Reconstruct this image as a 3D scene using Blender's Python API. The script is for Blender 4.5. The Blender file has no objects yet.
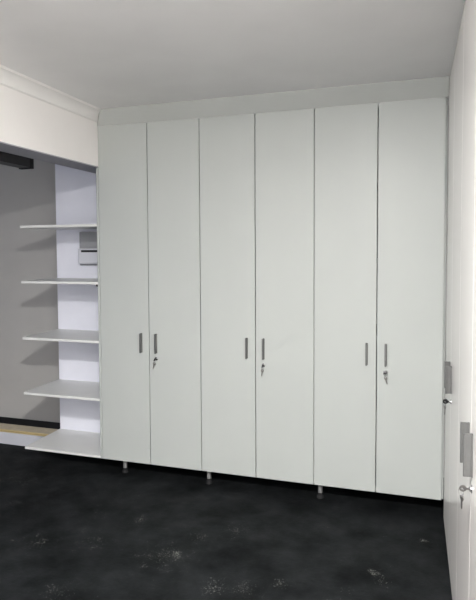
import bpy, bmesh, math
from mathutils import Vector, Matrix

S = bpy.context.scene
COL = S.collection
PI = math.pi

# ------------------------------------------------------------------ sizes
W = 0.3552            # width of one door of the back run
ZB, ZT = 0.0957, 2.3078
H = 2.40
XR = 2.141            # door face of the right-hand run
XS = -0.6224          # left end of the shelves
D = 0.4366            # depth of the shelf back panel
D2 = 0.65             # panel door behind the shelves
XN = -3.2             # far side of the bay
YF = -4.8             # wall behind the camera
XW = XR + 0.60        # right wall behind the right-hand run
T = 0.018

# ------------------------------------------------------------------ materials
def mat(name, col, rough=0.5, metal=0.0, emit=None, strength=0.0, noise=0.0, nscale=8.0, bump=0.0, bscale=200.0, coat=0.0):
    m = bpy.data.materials.new(name); m.use_nodes = True
    nt = m.node_tree; b = nt.nodes['Principled BSDF']
    b.inputs['Base Color'].default_value = (*col, 1)
    b.inputs['Roughness'].default_value = rough
    b.inputs['Metallic'].default_value = metal
    if coat:
        b.inputs['Coat Weight'].default_value = coat
        b.inputs['Coat Roughness'].default_value = 0.15
    if emit:
        b.inputs['Emission Color'].default_value = (*emit, 1)
        b.inputs['Emission Strength'].default_value = strength
    tc = nt.nodes.new('ShaderNodeTexCoord')
    if noise:
        n = nt.nodes.new('ShaderNodeTexNoise'); n.inputs['Scale'].default_value = nscale
        n.inputs['Detail'].default_value = 5
        nt.links.new(tc.outputs['Object'], n.inputs['Vector'])
        r = nt.nodes.new('ShaderNodeValToRGB')
        r.color_ramp.elements[0].position = 0.3; r.color_ramp.elements[1].position = 0.7
        r.color_ramp.elements[0].color = (*[max(0, c * (1 - noise)) for c in col], 1)
        r.color_ramp.elements[1].color = (*[min(1, c * (1 + noise)) for c in col], 1)
        nt.links.new(n.outputs['Fac'], r.inputs['Fac'])
        nt.links.new(r.outputs['Color'], b.inputs['Base Color'])
    if bump:
        n2 = nt.nodes.new('ShaderNodeTexNoise'); n2.inputs['Scale'].default_value = bscale
        nt.links.new(tc.outputs['Object'], n2.inputs['Vector'])
        bp = nt.nodes.new('ShaderNodeBump'); bp.inputs['Strength'].default_value = bump
        bp.inputs['Distance'].default_value = 0.002
        nt.links.new(n2.outputs['Fac'], bp.inputs['Height'])
        nt.links.new(bp.outputs['Normal'], b.inputs['Normal'])
    return m

M = {}
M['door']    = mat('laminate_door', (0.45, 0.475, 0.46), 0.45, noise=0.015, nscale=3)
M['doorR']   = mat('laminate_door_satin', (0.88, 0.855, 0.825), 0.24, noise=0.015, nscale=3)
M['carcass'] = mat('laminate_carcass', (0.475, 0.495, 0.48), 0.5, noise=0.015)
M['shelf']   = mat('laminate_shelf', (0.74, 0.745, 0.73), 0.4, noise=0.015)
M['panel']   = mat('laminate_back', (0.84, 0.85, 0.93), 0.45, noise=0.015)
M['wall']    = mat('wall_paint', (0.88, 0.855, 0.835), 0.8, noise=0.015, nscale=4, bump=0.05)
M['soffit']  = mat('soffit_shade', (0.36, 0.36, 0.40), 0.8, noise=0.03, nscale=6, bump=0.05)  # beam underside: bluish shade put into the colour
M['ceil']    = mat('ceiling_paint', (0.84, 0.835, 0.835), 0.85, noise=0.02, nscale=4, bump=0.05)
M['cornice'] = mat('cornice_plaster', (0.84, 0.83, 0.81), 0.75, noise=0.01)
M['panel_door'] = mat('painted_panel_door', (0.48, 0.47, 0.45), 0.55, noise=0.04, nscale=3)
M['seal']    = mat('black_rubber', (0.008, 0.008, 0.009), 0.7, noise=0.1)
M['thresh']  = mat('threshold_timber', (0.52, 0.45, 0.33), 0.55, noise=0.12, nscale=20)
M['riser']   = mat('riser_paint', (0.60, 0.61, 0.66), 0.6, noise=0.04)
M['brass']   = mat('brass', (0.90, 0.72, 0.36), 0.5, 0.6, noise=0.05)
M['alu']     = mat('brushed_aluminium', (0.17, 0.172, 0.17), 0.45, 0.7, noise=0.05, nscale=60)
M['chrome']  = mat('chrome', (0.62, 0.62, 0.63), 0.22, 1.0, noise=0.03)
M['keydark'] = mat('dark_key_metal', (0.012, 0.012, 0.013), 0.4, 0.0, noise=0.1)
M['keysilver'] = mat('nickel_key', (0.30, 0.29, 0.28), 0.35, 0.9, noise=0.1)
M['satin']   = mat('satin_chrome_tube', (0.42, 0.42, 0.42), 0.30, 0.55, noise=0.03)
M['black']   = mat('black_plastic', (0.008, 0.008, 0.009), 0.8, noise=0.1)
M['steel']   = mat('dark_steel', (0.02, 0.02, 0.023), 0.5, 0.3, noise=0.2, nscale=30)
M['boxgrey'] = mat('grey_plastic', (0.34, 0.345, 0.36), 0.5, noise=0.03)
M['boxwhite'] = mat('white_plastic', (0.66, 0.67, 0.72), 0.35, noise=0.02)
M['lamp']    = mat('opal_diffuser', (0.9, 0.9, 0.9), 0.5, emit=(1.0, 0.985, 0.965), strength=1150.0)
M['lampbody'] = mat('white_lamp_body', (0.8, 0.8, 0.8), 0.5, noise=0.01)

def floor_material():
    m = bpy.data.materials.new('black_painted_concrete'); m.use_nodes = True
    nt = m.node_tree; N = nt.nodes; L = nt.links; b = N['Principled BSDF']
    tc = N.new('ShaderNodeTexCoord')
    def noise(scale, detail=4, rough=0.5):
        n = N.new('ShaderNodeTexNoise'); n.inputs['Scale'].default_value = scale
        n.inputs['Detail'].default_value = detail; n.inputs['Roughness'].default_value = rough
        L.new(tc.outputs['Object'], n.inputs['Vector']); return n.outputs['Fac']
    def ramp(src, p0, p1, c0=(0, 0, 0, 1), c1=(1, 1, 1, 1)):
        r = N.new('ShaderNodeValToRGB'); r.color_ramp.elements[0].position = p0; r.color_ramp.elements[1].position = p1
        r.color_ramp.elements[0].color = c0; r.color_ramp.elements[1].color = c1
        L.new(src, r.inputs['Fac']); return r.outputs['Color']
    def math_(op, a, c=None):
        n = N.new('ShaderNodeMath'); n.operation = op
        for i, v in enumerate((a, c)):
            if v is None: continue
            if isinstance(v, (int, float)): n.inputs[i].default_value = v
            else: L.new(v, n.inputs[i])
        return n.outputs[0]
    base = ramp(noise(3.5, 10, 0.72), 0.38, 0.72, (0.003, 0.0037, 0.0041, 1), (0.019, 0.021, 0.0225, 1))
    # worn flecks: clusters at the places they lie on the floor
    spots = FLECKS
    total = None
    for (x, y, r, s) in spots:
        d = N.new('ShaderNodeVectorMath'); d.operation = 'DISTANCE'
        L.new(tc.outputs['Object'], d.inputs[0]); d.inputs[1].default_value = (x, y, 0)
        f = math_('MULTIPLY', math_('MAXIMUM', math_('SUBTRACT', 1.0, math_('DIVIDE', d.outputs['Value'], r * 1.35)), 0.0), s)
        total = f if total is None else math_('MAXIMUM', total, f)
    fine = noise(150, 4, 0.7)
    mid = noise(14, 3, 0.6)
    thr = math_('SUBTRACT', 0.73, math_('MULTIPLY', total, 0.21))
    thr = math_('SUBTRACT', thr, math_('MULTIPLY', math_('MAXIMUM', math_('SUBTRACT', mid, 0.52), 0.0), 0.5))
    fleck = math_('MINIMUM', math_('MAXIMUM', math_('MULTIPLY', math_('SUBTRACT', fine, thr), 14.0), 0.0), 1.0)
    mx = N.new('ShaderNodeMix'); mx.data_type = 'RGBA'
    L.new(fleck, mx.inputs['Factor']); L.new(base, mx.inputs['A']); mx.inputs['B'].default_value = (0.30, 0.31, 0.28, 1)
    L.new(mx.outputs['Result'], b.inputs['Base Color'])
    L.new(ramp(noise(5, 5), 0.3, 0.7, (0.58,) * 3 + (1,), (0.78,) * 3 + (1,)), b.inputs['Roughness'])
    bp = N.new('ShaderNodeBump'); bp.inputs['Strength'].default_value = 0.35; bp.inputs['Distance'].default_value = 0.003
    L.new(noise(60, 6, 0.7), bp.inputs['Height']); L.new(bp.outputs['Normal'], b.inputs['Normal'])
    b.inputs['Specular IOR Level'].default_value = 0.10
    return m
FLECKS = [(0.83, -0.86, 0.17, 0.75), (0.93, -0.63, 0.07, 0.7), (1.08, -0.50, 0.10, 0.75), (1.15, -1.04, 0.09, 0.85),
          (1.28, -1.01, 0.09, 0.8), (1.43, -0.92, 0.06, 0.8), (1.81, -0.69, 0.06, 0.8), (1.85, -0.75, 0.06, 0.8),
          (2.04, -0.31, 0.04, 0.8), (-0.45, -0.28, 0.18, 0.6), (0.42, -0.83, 0.14, 0.6), (0.51, -1.27, 0.12, 0.6),
          (0.55, -0.55, 0.10, 0.6), (1.70, -0.88, 0.04, 0.7), (0.28, -0.53, 0.10, 0.5), (0.15, -0.95, 0.14, 0.7)]
M['floor'] = floor_material()

# ------------------------------------------------------------------ mesh helpers
def bx(bm, x0, x1, y0, y1, z0, z1, bev=0.0, seg=2):
    vs = [bm.verts.new((x, y, z)) for x in (x0, x1) for y in (y0, y1) for z in (z0, z1)]
    idx = [(0, 1, 3, 2), (4, 6, 7, 5), (0, 4, 5, 1), (2, 3, 7, 6), (0, 2, 6, 4), (1, 5, 7, 3)]
    fs = [bm.faces.new([vs[i] for i in f]) for f in idx]
    if bev:
        es = {e for f in fs for e in f.edges}
        bmesh.ops.bevel(bm, geom=list(es), offset=bev, segments=seg, affect='EDGES', profile=0.5)
    return bm

def lathe(bm, prof, loc, axis='z', seg=24):
    """prof: (radius, height) pairs turned about an axis through loc"""
    rings = []
    for r, h in prof:
        ring = []
        for k in range(seg):
            a = 2 * PI * k / seg; u, v = r * math.cos(a), r * math.sin(a)
            p = {'z': (u, v, h), 'y': (u, h, v), 'x': (h, u, v)}[axis]
            ring.append(bm.verts.new(Vector(loc) + Vector(p)))
        rings.append(ring)
    for a, b in zip(rings, rings[1:]):
        for k in range(seg):
            bm.faces.new((a[k], a[(k + 1) % seg], b[(k + 1) % seg], b[k]))
    bm.faces.new(rings[0][::-1]); bm.faces.new(rings[-1])
    return bm

def sweep(bm, prof, p0, p1, u, v, mitre0=0.0, mitre1=0.0):
    """closed profile (a,b) in directions u,v swept from p0 to p1; mitre shifts ends along the sweep by a"""
    p0, p1, u, v = map(Vector, (p0, p1, u, v)); d = (p1 - p0).normalized()
    r0 = [bm.verts.new(p0 + u * a + v * b + d * (a * mitre0)) for a, b in prof]
    r1 = [bm.verts.new(p1 + u * a + v * b + d * (a * mitre1)) for a, b in prof]
    n = len(prof)
    for k in range(n):
        bm.faces.new((r0[k], r0[(k + 1) % n], r1[(k + 1) % n], r1[k]))
    bm.faces.new(r0[::-1]); bm.faces.new(r1)
    return bm

def tube(bm, pts, r, seg=8, closed=False):
    pts = [Vector(p) for p in pts]; rings = []; n = len(pts)
    for i, p in enumerate(pts):
        a = pts[(i - 1) % n] if (closed or i) else p
        c = pts[(i + 1) % n] if (closed or i < n - 1) else p
        t = (c - a).normalized()
        ref = Vector((0.3, 0.2, 0.93)) if abs(t.z) < 0.8 else Vector((0.9, 0.3, 0.1))
        s = t.cross(ref).normalized(); q = t.cross(s)
        rings.append([bm.verts.new(p + s * (r * math.cos(2 * PI * k / seg)) + q * (r * math.sin(2 * PI * k / seg))) for k in range(seg)])
    pairs = list(zip(rings, rings[1:])) + ([(rings[-1], rings[0])] if closed else [])
    for a, b in pairs:
        for k in range(seg):
            bm.faces.new((a[k], a[(k + 1) % seg], b[(k + 1) % seg], b[k]))
    if not closed:
        bm.faces.new(rings[0][::-1]); bm.faces.new(rings[-1])
    return bm

def obj(name, bm, m, parent=None, smooth=False):
    bmesh.ops.recalc_face_normals(bm, faces=bm.faces)
    me = bpy.data.meshes.new(name); bm.to_mesh(me); bm.free()
    if smooth:
        for p in me.polygons: p.use_smooth = True
        try: me.set_sharp_from_angle(angle=math.radians(35))
        except Exception: pass
    me.materials.append(M[m])
    o = bpy.data.objects.new(name, me); COL.objects.link(o)
    if parent: 
        o.parent = parent
        if parent.type == 'EMPTY':
            pass
    return o

def B(*a, **k): return bx(bmesh.new(), *a, **k)

def thing(name, label, cat, loc=(0, 0, 0), rotz=0, group=None):
    o = bpy.data.objects.new(name, None); COL.objects.link(o)
    o.location = loc; o.rotation_euler = (0, 0, rotz); o.empty_display_size = 0.1
    o['label'] = label; o['category'] = cat
    if group: o['group'] = group
    return o

def tag(o, label, cat, group=None):
    o['label'] = label; o['category'] = cat
    if group: o['group'] = group
    return o

def struct(name, bm, m, parent=None, label=None, cat=None, smooth=False):
    o = obj(name, bm, m, parent, smooth)
    if not parent:
        o['kind'] = 'structure'
        if label: o['label'] = label
        if cat: o['category'] = cat
    return o

# ------------------------------------------------------------------ the room
struct('floor', B(XN, XW + 0.1, YF, 1.0, -0.1, 0.0), 'floor',
       label='black painted concrete garage floor with pale worn flecks', cat='floor')
struct('ceiling', B(XN, XW + 0.1, YF, 1.0, H, H + 0.1), 'ceil',
       label='plain flat grey white ceiling above the cabinets', cat='ceiling')
struct('wall_back', B(0.0, XW + 0.1, 0.61, 0.71, 0, H), 'wall',
       label='plain wall hidden behind the row of tall cabinets', cat='wall')
struct('wall_right', B(XW, XW + 0.1, YF, 0.61, 0, H), 'wall',
       label='plain wall behind the right hand cabinets', cat='wall')
struct('wall_front', B(-0.17, XW, YF, YF + 0.1, 0, H), 'wall',
       label='plain wall behind the viewer', cat='wall')
ZH = 2.045; TH = 0.17; YO = -3.3
bm = bmesh.new()
bx(bm, -TH, 0, YO, D2, ZH + 0.002, H)          # beam over the opening
bx(bm, -TH, 0, YF + 0.1, YO, 0, H)              # pier beside the opening
wl = struct('wall_left', bm, 'wall', label='cream painted wall with a wide opening beside the shelves', cat='wall')
struct('shaded_soffit', B(-TH, 0, YO, D - 0.002, ZH - 0.004, ZH + 0.002), 'soffit', parent=wl)  # thin skin coloured darker for the shade under the beam

# cornice: cove profile, a = out from the wall, b = down from the ceiling
def cove(cw, ch, steps=True):
    pr = [(0, 0), (cw, 0), (cw, -0.005)]
    if steps: pr += [(cw - 0.005, -0.005), (cw - 0.005, -0.009)]
    x0, y0 = (cw - 0.005, -0.009) if steps else (cw, -0.005)
    x1, y1 = (0.010, -ch + 0.009) if steps else (0.004, -ch + 0.004)
    for k in range(1, 9 if steps else 1):
        t = k / 8 * PI / 2
        # concave quarter ellipse between the two fillets
        pr.append((x0 - (x0 - x1) * math.sin(t) , y0 + (y1 - y0) * (1 - math.cos(t))))
    if steps: pr += [(0.010, -ch + 0.004), (0.005, -ch + 0.004), (0.005, -ch)]
    pr += [(0, -ch)] if steps else [(0.0006, -ch), (0, -ch)]
    return pr
bm = sweep(bmesh.new(), cove(0.066, 0.068), (0, YO - 1.4, H), (0, 0, H), (1, 0, 0), (0, 0, 1), 0, -1)
struct('trim_1', bm, 'cornice', label='cream plaster cornice along the top of the left wall', cat='cornice')
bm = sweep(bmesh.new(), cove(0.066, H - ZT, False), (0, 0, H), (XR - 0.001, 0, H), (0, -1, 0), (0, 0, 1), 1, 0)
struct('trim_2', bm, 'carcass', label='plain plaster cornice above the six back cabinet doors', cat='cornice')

# the bay on the left: panel door, dark seal, raised threshold
d1 = struct('door_1', B(XN, 0.0, D2, D2 + 0.04, 0.085, H), 'panel_door',
            label='grey closed panel door behind the open shelves', cat='door')
struct('bottom_seal', B(XN, 0.0, D2 - 0.006, D2 + 0.035, 0.0, 0.085), 'seal', parent=d1)
YS, ZS = 0.285, 0.1047
t3 = struct('trim_3', B(XN, XS - 0.012, YS, D + 0.002, 0, ZS - 0.008), 'riser',
            label='low pale step below the grey panel door', cat='step')
struct('threshold_board', B(XN, XS - 0.012, YS + 0.004, D + 0.002, ZS - 0.008, ZS), 'thresh', parent=t3)
bm = bmesh.new()
bx(bm, XN, XS - 0.012, YS - 0.005, YS + 0.016, ZS, ZS + 0.004)
bx(bm, XN, XS - 0.012, YS - 0.005, YS, ZS - 0.010, ZS)
struct('brass_edging', bm, 'brass', parent=t3)

# dark steel track hanging behind the beam
tk = thing('door_track', 'dark steel track hung just behind the beam over the opening', 'door track', (-0.27, -0.39, 2.0))
bm = bmesh.new()
bx(bm, -0.035, 0.045, -1.6, 0.0, 0.0, 0.012)
bx(bm, 0.033, 0.045, -1.6, 0.0, 0.012, 0.11)
bx(bm, -0.035, -0.023, -1.6, 0.0, 0.012, 0.11)
obj('rail', bm, 'steel', tk)
for yy in (-1.3, -0.12):
    obj('hanger', B(-0.02, 0.03, yy - 0.02, yy + 0.02, 0.012, H - 2.0), 'steel', tk)
obj('end_stop', B(-0.04, 0.05, -0.02, 0.006, -0.006, 0.06), 'black', tk)
obj('bolt', lathe(bmesh.new(), [(0.012, 0), (0.012, 0.05), (0.018, 0.05), (0.018, 0.062)], (0.0, 0.006, 0.085), 'y', 12), 'steel', tk)

# ------------------------------------------------------------------ hardware
def handle_mesh():
    """fin pull, long axis z, standing out along -y from y=0"""
    bm = bmesh.new()
    pr = [(-0.0065, 0), (0.0065, 0), (0.0065, -0.004), (0.0040, -0.0055), (0.0040, -0.018), (0.0052, -0.021),
          (0.0052, -0.0250), (0.0040, -0.0262), (-0.0040, -0.0262), (-0.0052, -0.0250), (-0.0052, -0.021),
          (-0.0040, -0.018), (-0.0040, -0.0055), (-0.0065, -0.004)]
    sweep(bm, pr, (0, 0, -0.063), (0, 0, 0.063), (1, 0, 0), (0, 1, 0))
    return bm

def lock_mesh():
    bm = bmesh.new()
    lathe(bm, [(0.0115, 0.0), (0.0115, -0.0022), (0.0100, -0.0035), (0.0082, -0.0035), (0.0082, -0.0060), (0.0060, -0.0075)], (0, 0, 0), 'y', 24)
    return bm

def key_blade(bm, org, ax, side, L=0.026, rb=0.0105, th=0.0011):
    """flat key: bow ring round org, blade running along ax, width along side"""
    org, ax, side = Vector(org), Vector(ax).normalized(), Vector(side).normalized()
    nrm = ax.cross(side).normalized()
    # bow: disc with a hole
    seg = 20; rings = []
    for s, r in ((-1, 0.0032), (-1, rb), (1, rb), (1, 0.0032)):
        rings.append([bm.verts.new(org + ax * (r * math.cos(2 * PI * k / seg) * (0.92 if r == rb else 1) - (0.003 if r != rb else 0)) + side * (r * math.sin(2 * PI * k / seg)) + nrm * (th * s)) for k in range(seg)])
    for i in range(4):
        a, b = rings[i], rings[(i + 1) % 4]
        for k in range(seg):
            bm.faces.new((a[k], a[(k + 1) % seg], b[(k + 1) % seg], b[k]))
    # blade with bitting
    w = 0.0034
    outline = [(rb * 0.8, -w), (rb * 0.8 + L, -w), (rb * 0.8 + L + 0.003, -w * 0.2), (rb * 0.8 + L, w * 0.5)]
    for k in range(5):
        outline += [(rb * 0.8 + L * (0.9 - k * 0.15), w * (1.0 if k % 2 else 0.35))]
    outline += [(rb * 0.8 + L * 0.2, w), (rb * 0.8, w)]
    r0 = [bm.verts.new(org + ax * a + side * b - nrm * th) for a, b in outline]
    r1 = [bm.verts.new(org + ax * a + side * b + nrm * th) for a, b in outline]
    n = len(outline)
    for k in range(n):
        bm.faces.new((r0[k], r0[(k + 1) % n], r1[(k + 1) % n], r1[k]))
    bm.faces.new(r0[::-1]); bm.faces.new(r1)
    return bm

def key_set(label, loc, rotz, turn, swing, dark=True, shift=(0, 0, 0)):
    t = thing('key_set', label, 'keys', loc, rotz, 'keys in the cabinet locks')
    m = 'keydark' if dark else 'keysilver'
    # key in the lock: blade into the door (+y), bow out in the room; only the root of the blade shows
    bow = Vector((0, -0.0255, 0))
    c, s = math.cos(turn), math.sin(turn)
    obj('key', key_blade(bmesh.new(), bow, (0, 1, 0), (s, 0, c), L=0.008, rb=0.0125 if dark else 0.011, th=0.0024 if dark else 0.0013), m, t)
    ring_c = bow + Vector((0, -0.004, -0.010))
    pts = [ring_c + Vector((0.0100 * math.sin(a) * swing[0] / max(1e-6, math.hypot(*swing)) * 0 + 0.004 * math.sin(a), 0.007 * math.sin(a), 0.0105 * math.cos(a))) for a in [2 * PI * k / 20 for k in range(20)]]
    obj('key_ring', tube(bmesh.new(), pts, 0.0009, 6, True), 'chrome', t, True)
    hang = ring_c + Vector((swing[0] * 0.010, 0.002, -0.018))
    obj('key', key_blade(bmesh.new(), hang, (swing[0], swing[1], -1), (1, 0.5, swing[0]), L=0.024, rb=0.0095), m if not dark else 'keysilver', t)
    return t

# ------------------------------------------------------------------ cabinets
LOCK_Z = 0.795; HAND_Z = 0.895
_h = {}
def shared(name, maker, m):
    if name not in _h:
        bm = maker(); bmesh.ops.recalc_face_normals(bm, faces=bm.faces)
        me = bpy.data.meshes.new(name); bm.to_mesh(me); bm.free(); me.materials.append(M[m]); _h[name] = me
    return _h[name]
def hardware(name, maker, m, parent, loc):
    o = bpy.data.objects.new(name, shared(name, maker, m)); COL.objects.link(o); o.parent = parent; o.location = loc
    return o

def cabinet(label, loc, rotz, width, z0, z1, depth, doorm, legs=None, left_end=False, group=None, plinth=False):
    """local frame: x along the front, y into the cabinet, door face at y=0"""
    t = thing('tall_cabinet', label, 'cabinet', loc, rotz, group)
    bm = bmesh.new()
    e = 0.0008
    x0, x1 = e, width - e
    y0 = T + 0.002
    bx(bm, x0, x0 + T, y0, depth, z0, z1)                       # sides
    bx(bm, x1 - T, x1, y0, depth, z0, z1)
    bx(bm, x0 + T, x1 - T, y0, depth, z0, z0 + T)               # bottom
    bx(bm, x0 + T, x1 - T, y0, depth, z1 - T, z1)               # top
    bx(bm, x0 + T, x1 - T, depth - 0.006, depth, z0 + T, z1 - T)  # back
    for k in range(1, 5):
        zz = z0 + (z1 - z0) * k / 5
        bx(bm, x0 + T, x1 - T, y0 + 0.01, depth - 0.006, zz, zz + T)
    obj('body', bm, 'carcass', t)
    g = 0.0025; w2 = width / 2
    for s in (0, 1):
        a, b = s * w2 + g, (s + 1) * w2 - g
        d = obj('door', B(a, b, 0.0, T, z0, z1 - 0.0004, bev=0.0010), doorm, t)
        hx = w2 - 0.055 + s * 0.105 if width < 0.9 else w2 + (-0.058 if s == 0 else 0.058)
        hardware('handle', handle_mesh, 'alu', d, (hx, 0, HAND_Z))
        if s == 1:
            hardware('lock', lock_mesh, 'chrome', d, (hx, 0, LOCK_Z))
    if legs:
        for lx, ly in legs:
            lg = obj('leg', lathe(bmesh.new(), [(0.022, z0), (0.022, z0 - 0.006), (0.0135, z0 - 0.008), (0.0135, 0.032)], (lx, ly, 0), 'z', 20), 'satin', t, True)
            lg['label'] = 'chrome tube leg'
            obj('foot', lathe(bmesh.new(), [(0.0145, 0.032), (0.0145, 0.018), (0.021, 0.010), (0.022, 0.0)], (lx, ly, 0), 'z', 20), 'black', lg, True)
    return t

GB = 'tall white cabinets along the back wall'
names = ['tall white two door cabinet beside the open shelves, leftmost on back wall',
         'tall white two door cabinet in the middle of the back run',
         'tall white two door cabinet at right end of back run, against the side cabinets']
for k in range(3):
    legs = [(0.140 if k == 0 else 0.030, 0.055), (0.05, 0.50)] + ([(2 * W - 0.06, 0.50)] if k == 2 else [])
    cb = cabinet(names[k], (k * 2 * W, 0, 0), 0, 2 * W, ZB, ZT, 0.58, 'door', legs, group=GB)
    if k == 2:
        obj('filler_strip', B(2 * W, XR - 4 * W - 0.001, 0.02, 0.06, ZB, ZT), 'carcass', cb)
# end panel that the shelves butt against
tag(obj('end_panel', B(-0.016, 0.0, 0.0, 0.58, ZB, ZH - 0.006, bev=0.001), 'door'),
    'narrow white end panel closing the cabinets where the open shelves begin', 'panel')

GR = 'tall white cabinets along the right wall'
RW = 1.027
rn = ['tall white side cabinet in the right hand corner with dark keys',
      'tall white side cabinet nearest the viewer at right edge with silver keys']
for k in range(2):
    cabinet(rn[k], (XR, -0.002 - k * RW, 0), -PI / 2, RW, 0.004, H - 0.004, 0.585, 'doorR', group=GR)

key_set('dark keys hanging in lock of leftmost back cabinet', (W + 0.050, 0, LOCK_Z), 0, 0.5, (-0.3, 0))
key_set('dark keys hanging in lock of middle back cabinet', (3 * W + 0.050, 0, LOCK_Z), 0, 0.4, (-0.12, 0))
key_set('dark keys in lock of right end back cabinet, hanging key slanted right', (5 * W + 0.050, 0, LOCK_Z), 0, 1.2, (0.25, 0))
key_set('dark keys in lock of corner side cabinet', (XR, -0.002 - RW / 2 - 0.058, LOCK_Z), -PI / 2, 0.4, (0.0, 0))
key_set('silver keys in lock of nearest side cabinet at right edge', (XR, -0.002 - RW * 1.5 - 0.058, LOCK_Z), -PI / 2, 0.3, (0.0, 0), dark=False)

# ------------------------------------------------------------------ open shelf unit
su = thing('open_shelf_unit', 'white open shelf unit of five shelves left of the tall cabinets', 'shelving', (0, 0, 0))
obj('back_panel', B(XS, -0.017, D, D + 0.018, ZB, H - 0.004, bev=0.001), 'panel', su)
for i, z in enumerate((ZB, 0.4987 - 0.014, 0.8873 - 0.012, 1.28 - 0.010, 1.6628 - 0.008)):
    sh = obj('shelf', B(XS, -0.0165, 0.0, D, z, z + 0.017, bev=0.0015), 'shelf', su)
    if i == 3:
        sh2 = obj('shelf_bracket', lathe(bmesh.new(), [(0.010, 0.0), (0.010, -0.012), (0.006, -0.016)], (-0.035, 0.03, z), 'z', 12), 'black', sh)
        sh2['label'] = 'small black fixing under the shelf'

# ------------------------------------------------------------------ switch box on the back panel
sb = thing('switch_box', 'small grey and white electrical box on the back panel just under the top shelf', 'electrical box', (-0.27, D - 0.001, 1.385))
obj('housing', B(-0.13, 0.13, -0.035, 0.0, 0.0, 0.25, bev=0.006), 'boxgrey', sb)
cv = obj('cover', B(-0.122, 0.122, -0.075, -0.035, 0.012, 0.125, bev=0.012, seg=3), 'boxwhite', sb)
cv['label'] = 'white bulging cover'
obj('window', B(-0.09, 0.10, -0.079, -0.073, 0.098, 0.114, bev=0.002), 'black', cv)
obj('vent_plate', B(-0.115, 0.115, -0.039, -0.035, 0.14, 0.235, bev=0.002), 'boxgrey', sb)

# ------------------------------------------------------------------ ceiling lamp of the room and an added fill lamp
def ceiling_light(label, x, y, r, strength_mat='lamp'):
    t = thing('ceiling_light', label, 'lamp', (x, y, H), 0, 'round ceiling lights')
    obj('lamp_base', lathe(bmesh.new(), [(r + 0.012, 0), (r + 0.012, -0.02), (r, -0.02)], (0, 0, 0), 'z', 40), 'lampbody', t, True)
    obj('diffuser', lathe(bmesh.new(), [(r - 0.004, -0.0205), (r - 0.005, -0.023), (r - 0.02, -0.031), (r * 0.7, -0.035), (r * 0.3, -0.038), (0.005, -0.039)], (0, 0, 0), 'z', 40), strength_mat, t, True)
M['fill_lamp'] = mat('fill_lamp_diffuser', (0.9, 0.9, 0.9), 0.5, emit=(1.0, 0.985, 0.955), strength=130.0)  # weak fill lamp, added to brighten and even out the room
ceiling_light('round opal ceiling light close to the side cabinets', 1.76, -3.0, 0.13)
ceiling_light('added unseen fill light shaped as a round ceiling light, further back in the room', 0.5, -4.2, 0.16, 'fill_lamp')

# daylight reaching the open side of the bay
w = bpy.data.worlds.new('world'); S.world = w; w.use_nodes = True
nt = w.node_tree; bg = nt.nodes['Background']
bg.inputs['Color'].default_value = (0.72, 0.79, 1.0, 1); bg.inputs['Strength'].default_value = 0.42

# ------------------------------------------------------------------ camera
F, PX, PY = 585.2434, 214.4072, 277.8313
yaw, pitch, roll = 0.3296, -0.0486, -0.0067
cy, sy, cp, sp, cr, sr = math.cos(yaw), math.sin(yaw), math.cos(pitch), math.sin(pitch), math.cos(roll), math.sin(roll)
fw = Vector((-sy, cy, 0)); rt = Vector((cy, sy, 0)); up = Vector((0, 0, 1))
f2 = fw * cp + up * sp; u2 = up * cp - fw * sp
r3 = rt * cr + u2 * sr; u3 = u2 * cr - rt * sr
cam = bpy.data.cameras.new('camera'); co = bpy.data.objects.new('camera', cam); COL.objects.link(co)
mw = Matrix((r3, u3, -f2)).transposed().to_4x4(); mw.translation = Vector((1.9755, -3.424, 1.498))
co.matrix_world = mw
cam.sensor_fit = 'HORIZONTAL'; cam.sensor_width = 36; cam.lens = F / 476 * 36
cam.shift_x = (238 - PX) / 476; cam.shift_y = (PY - 300) / 476
cam.clip_start = 0.02
S.camera = co
S.view_settings.view_transform = 'Standard'; S.view_settings.look = 'None'
S.view_settings.gamma = 1; S.view_settings.use_curve_mapping = False
S.view_settings.exposure = 0.0
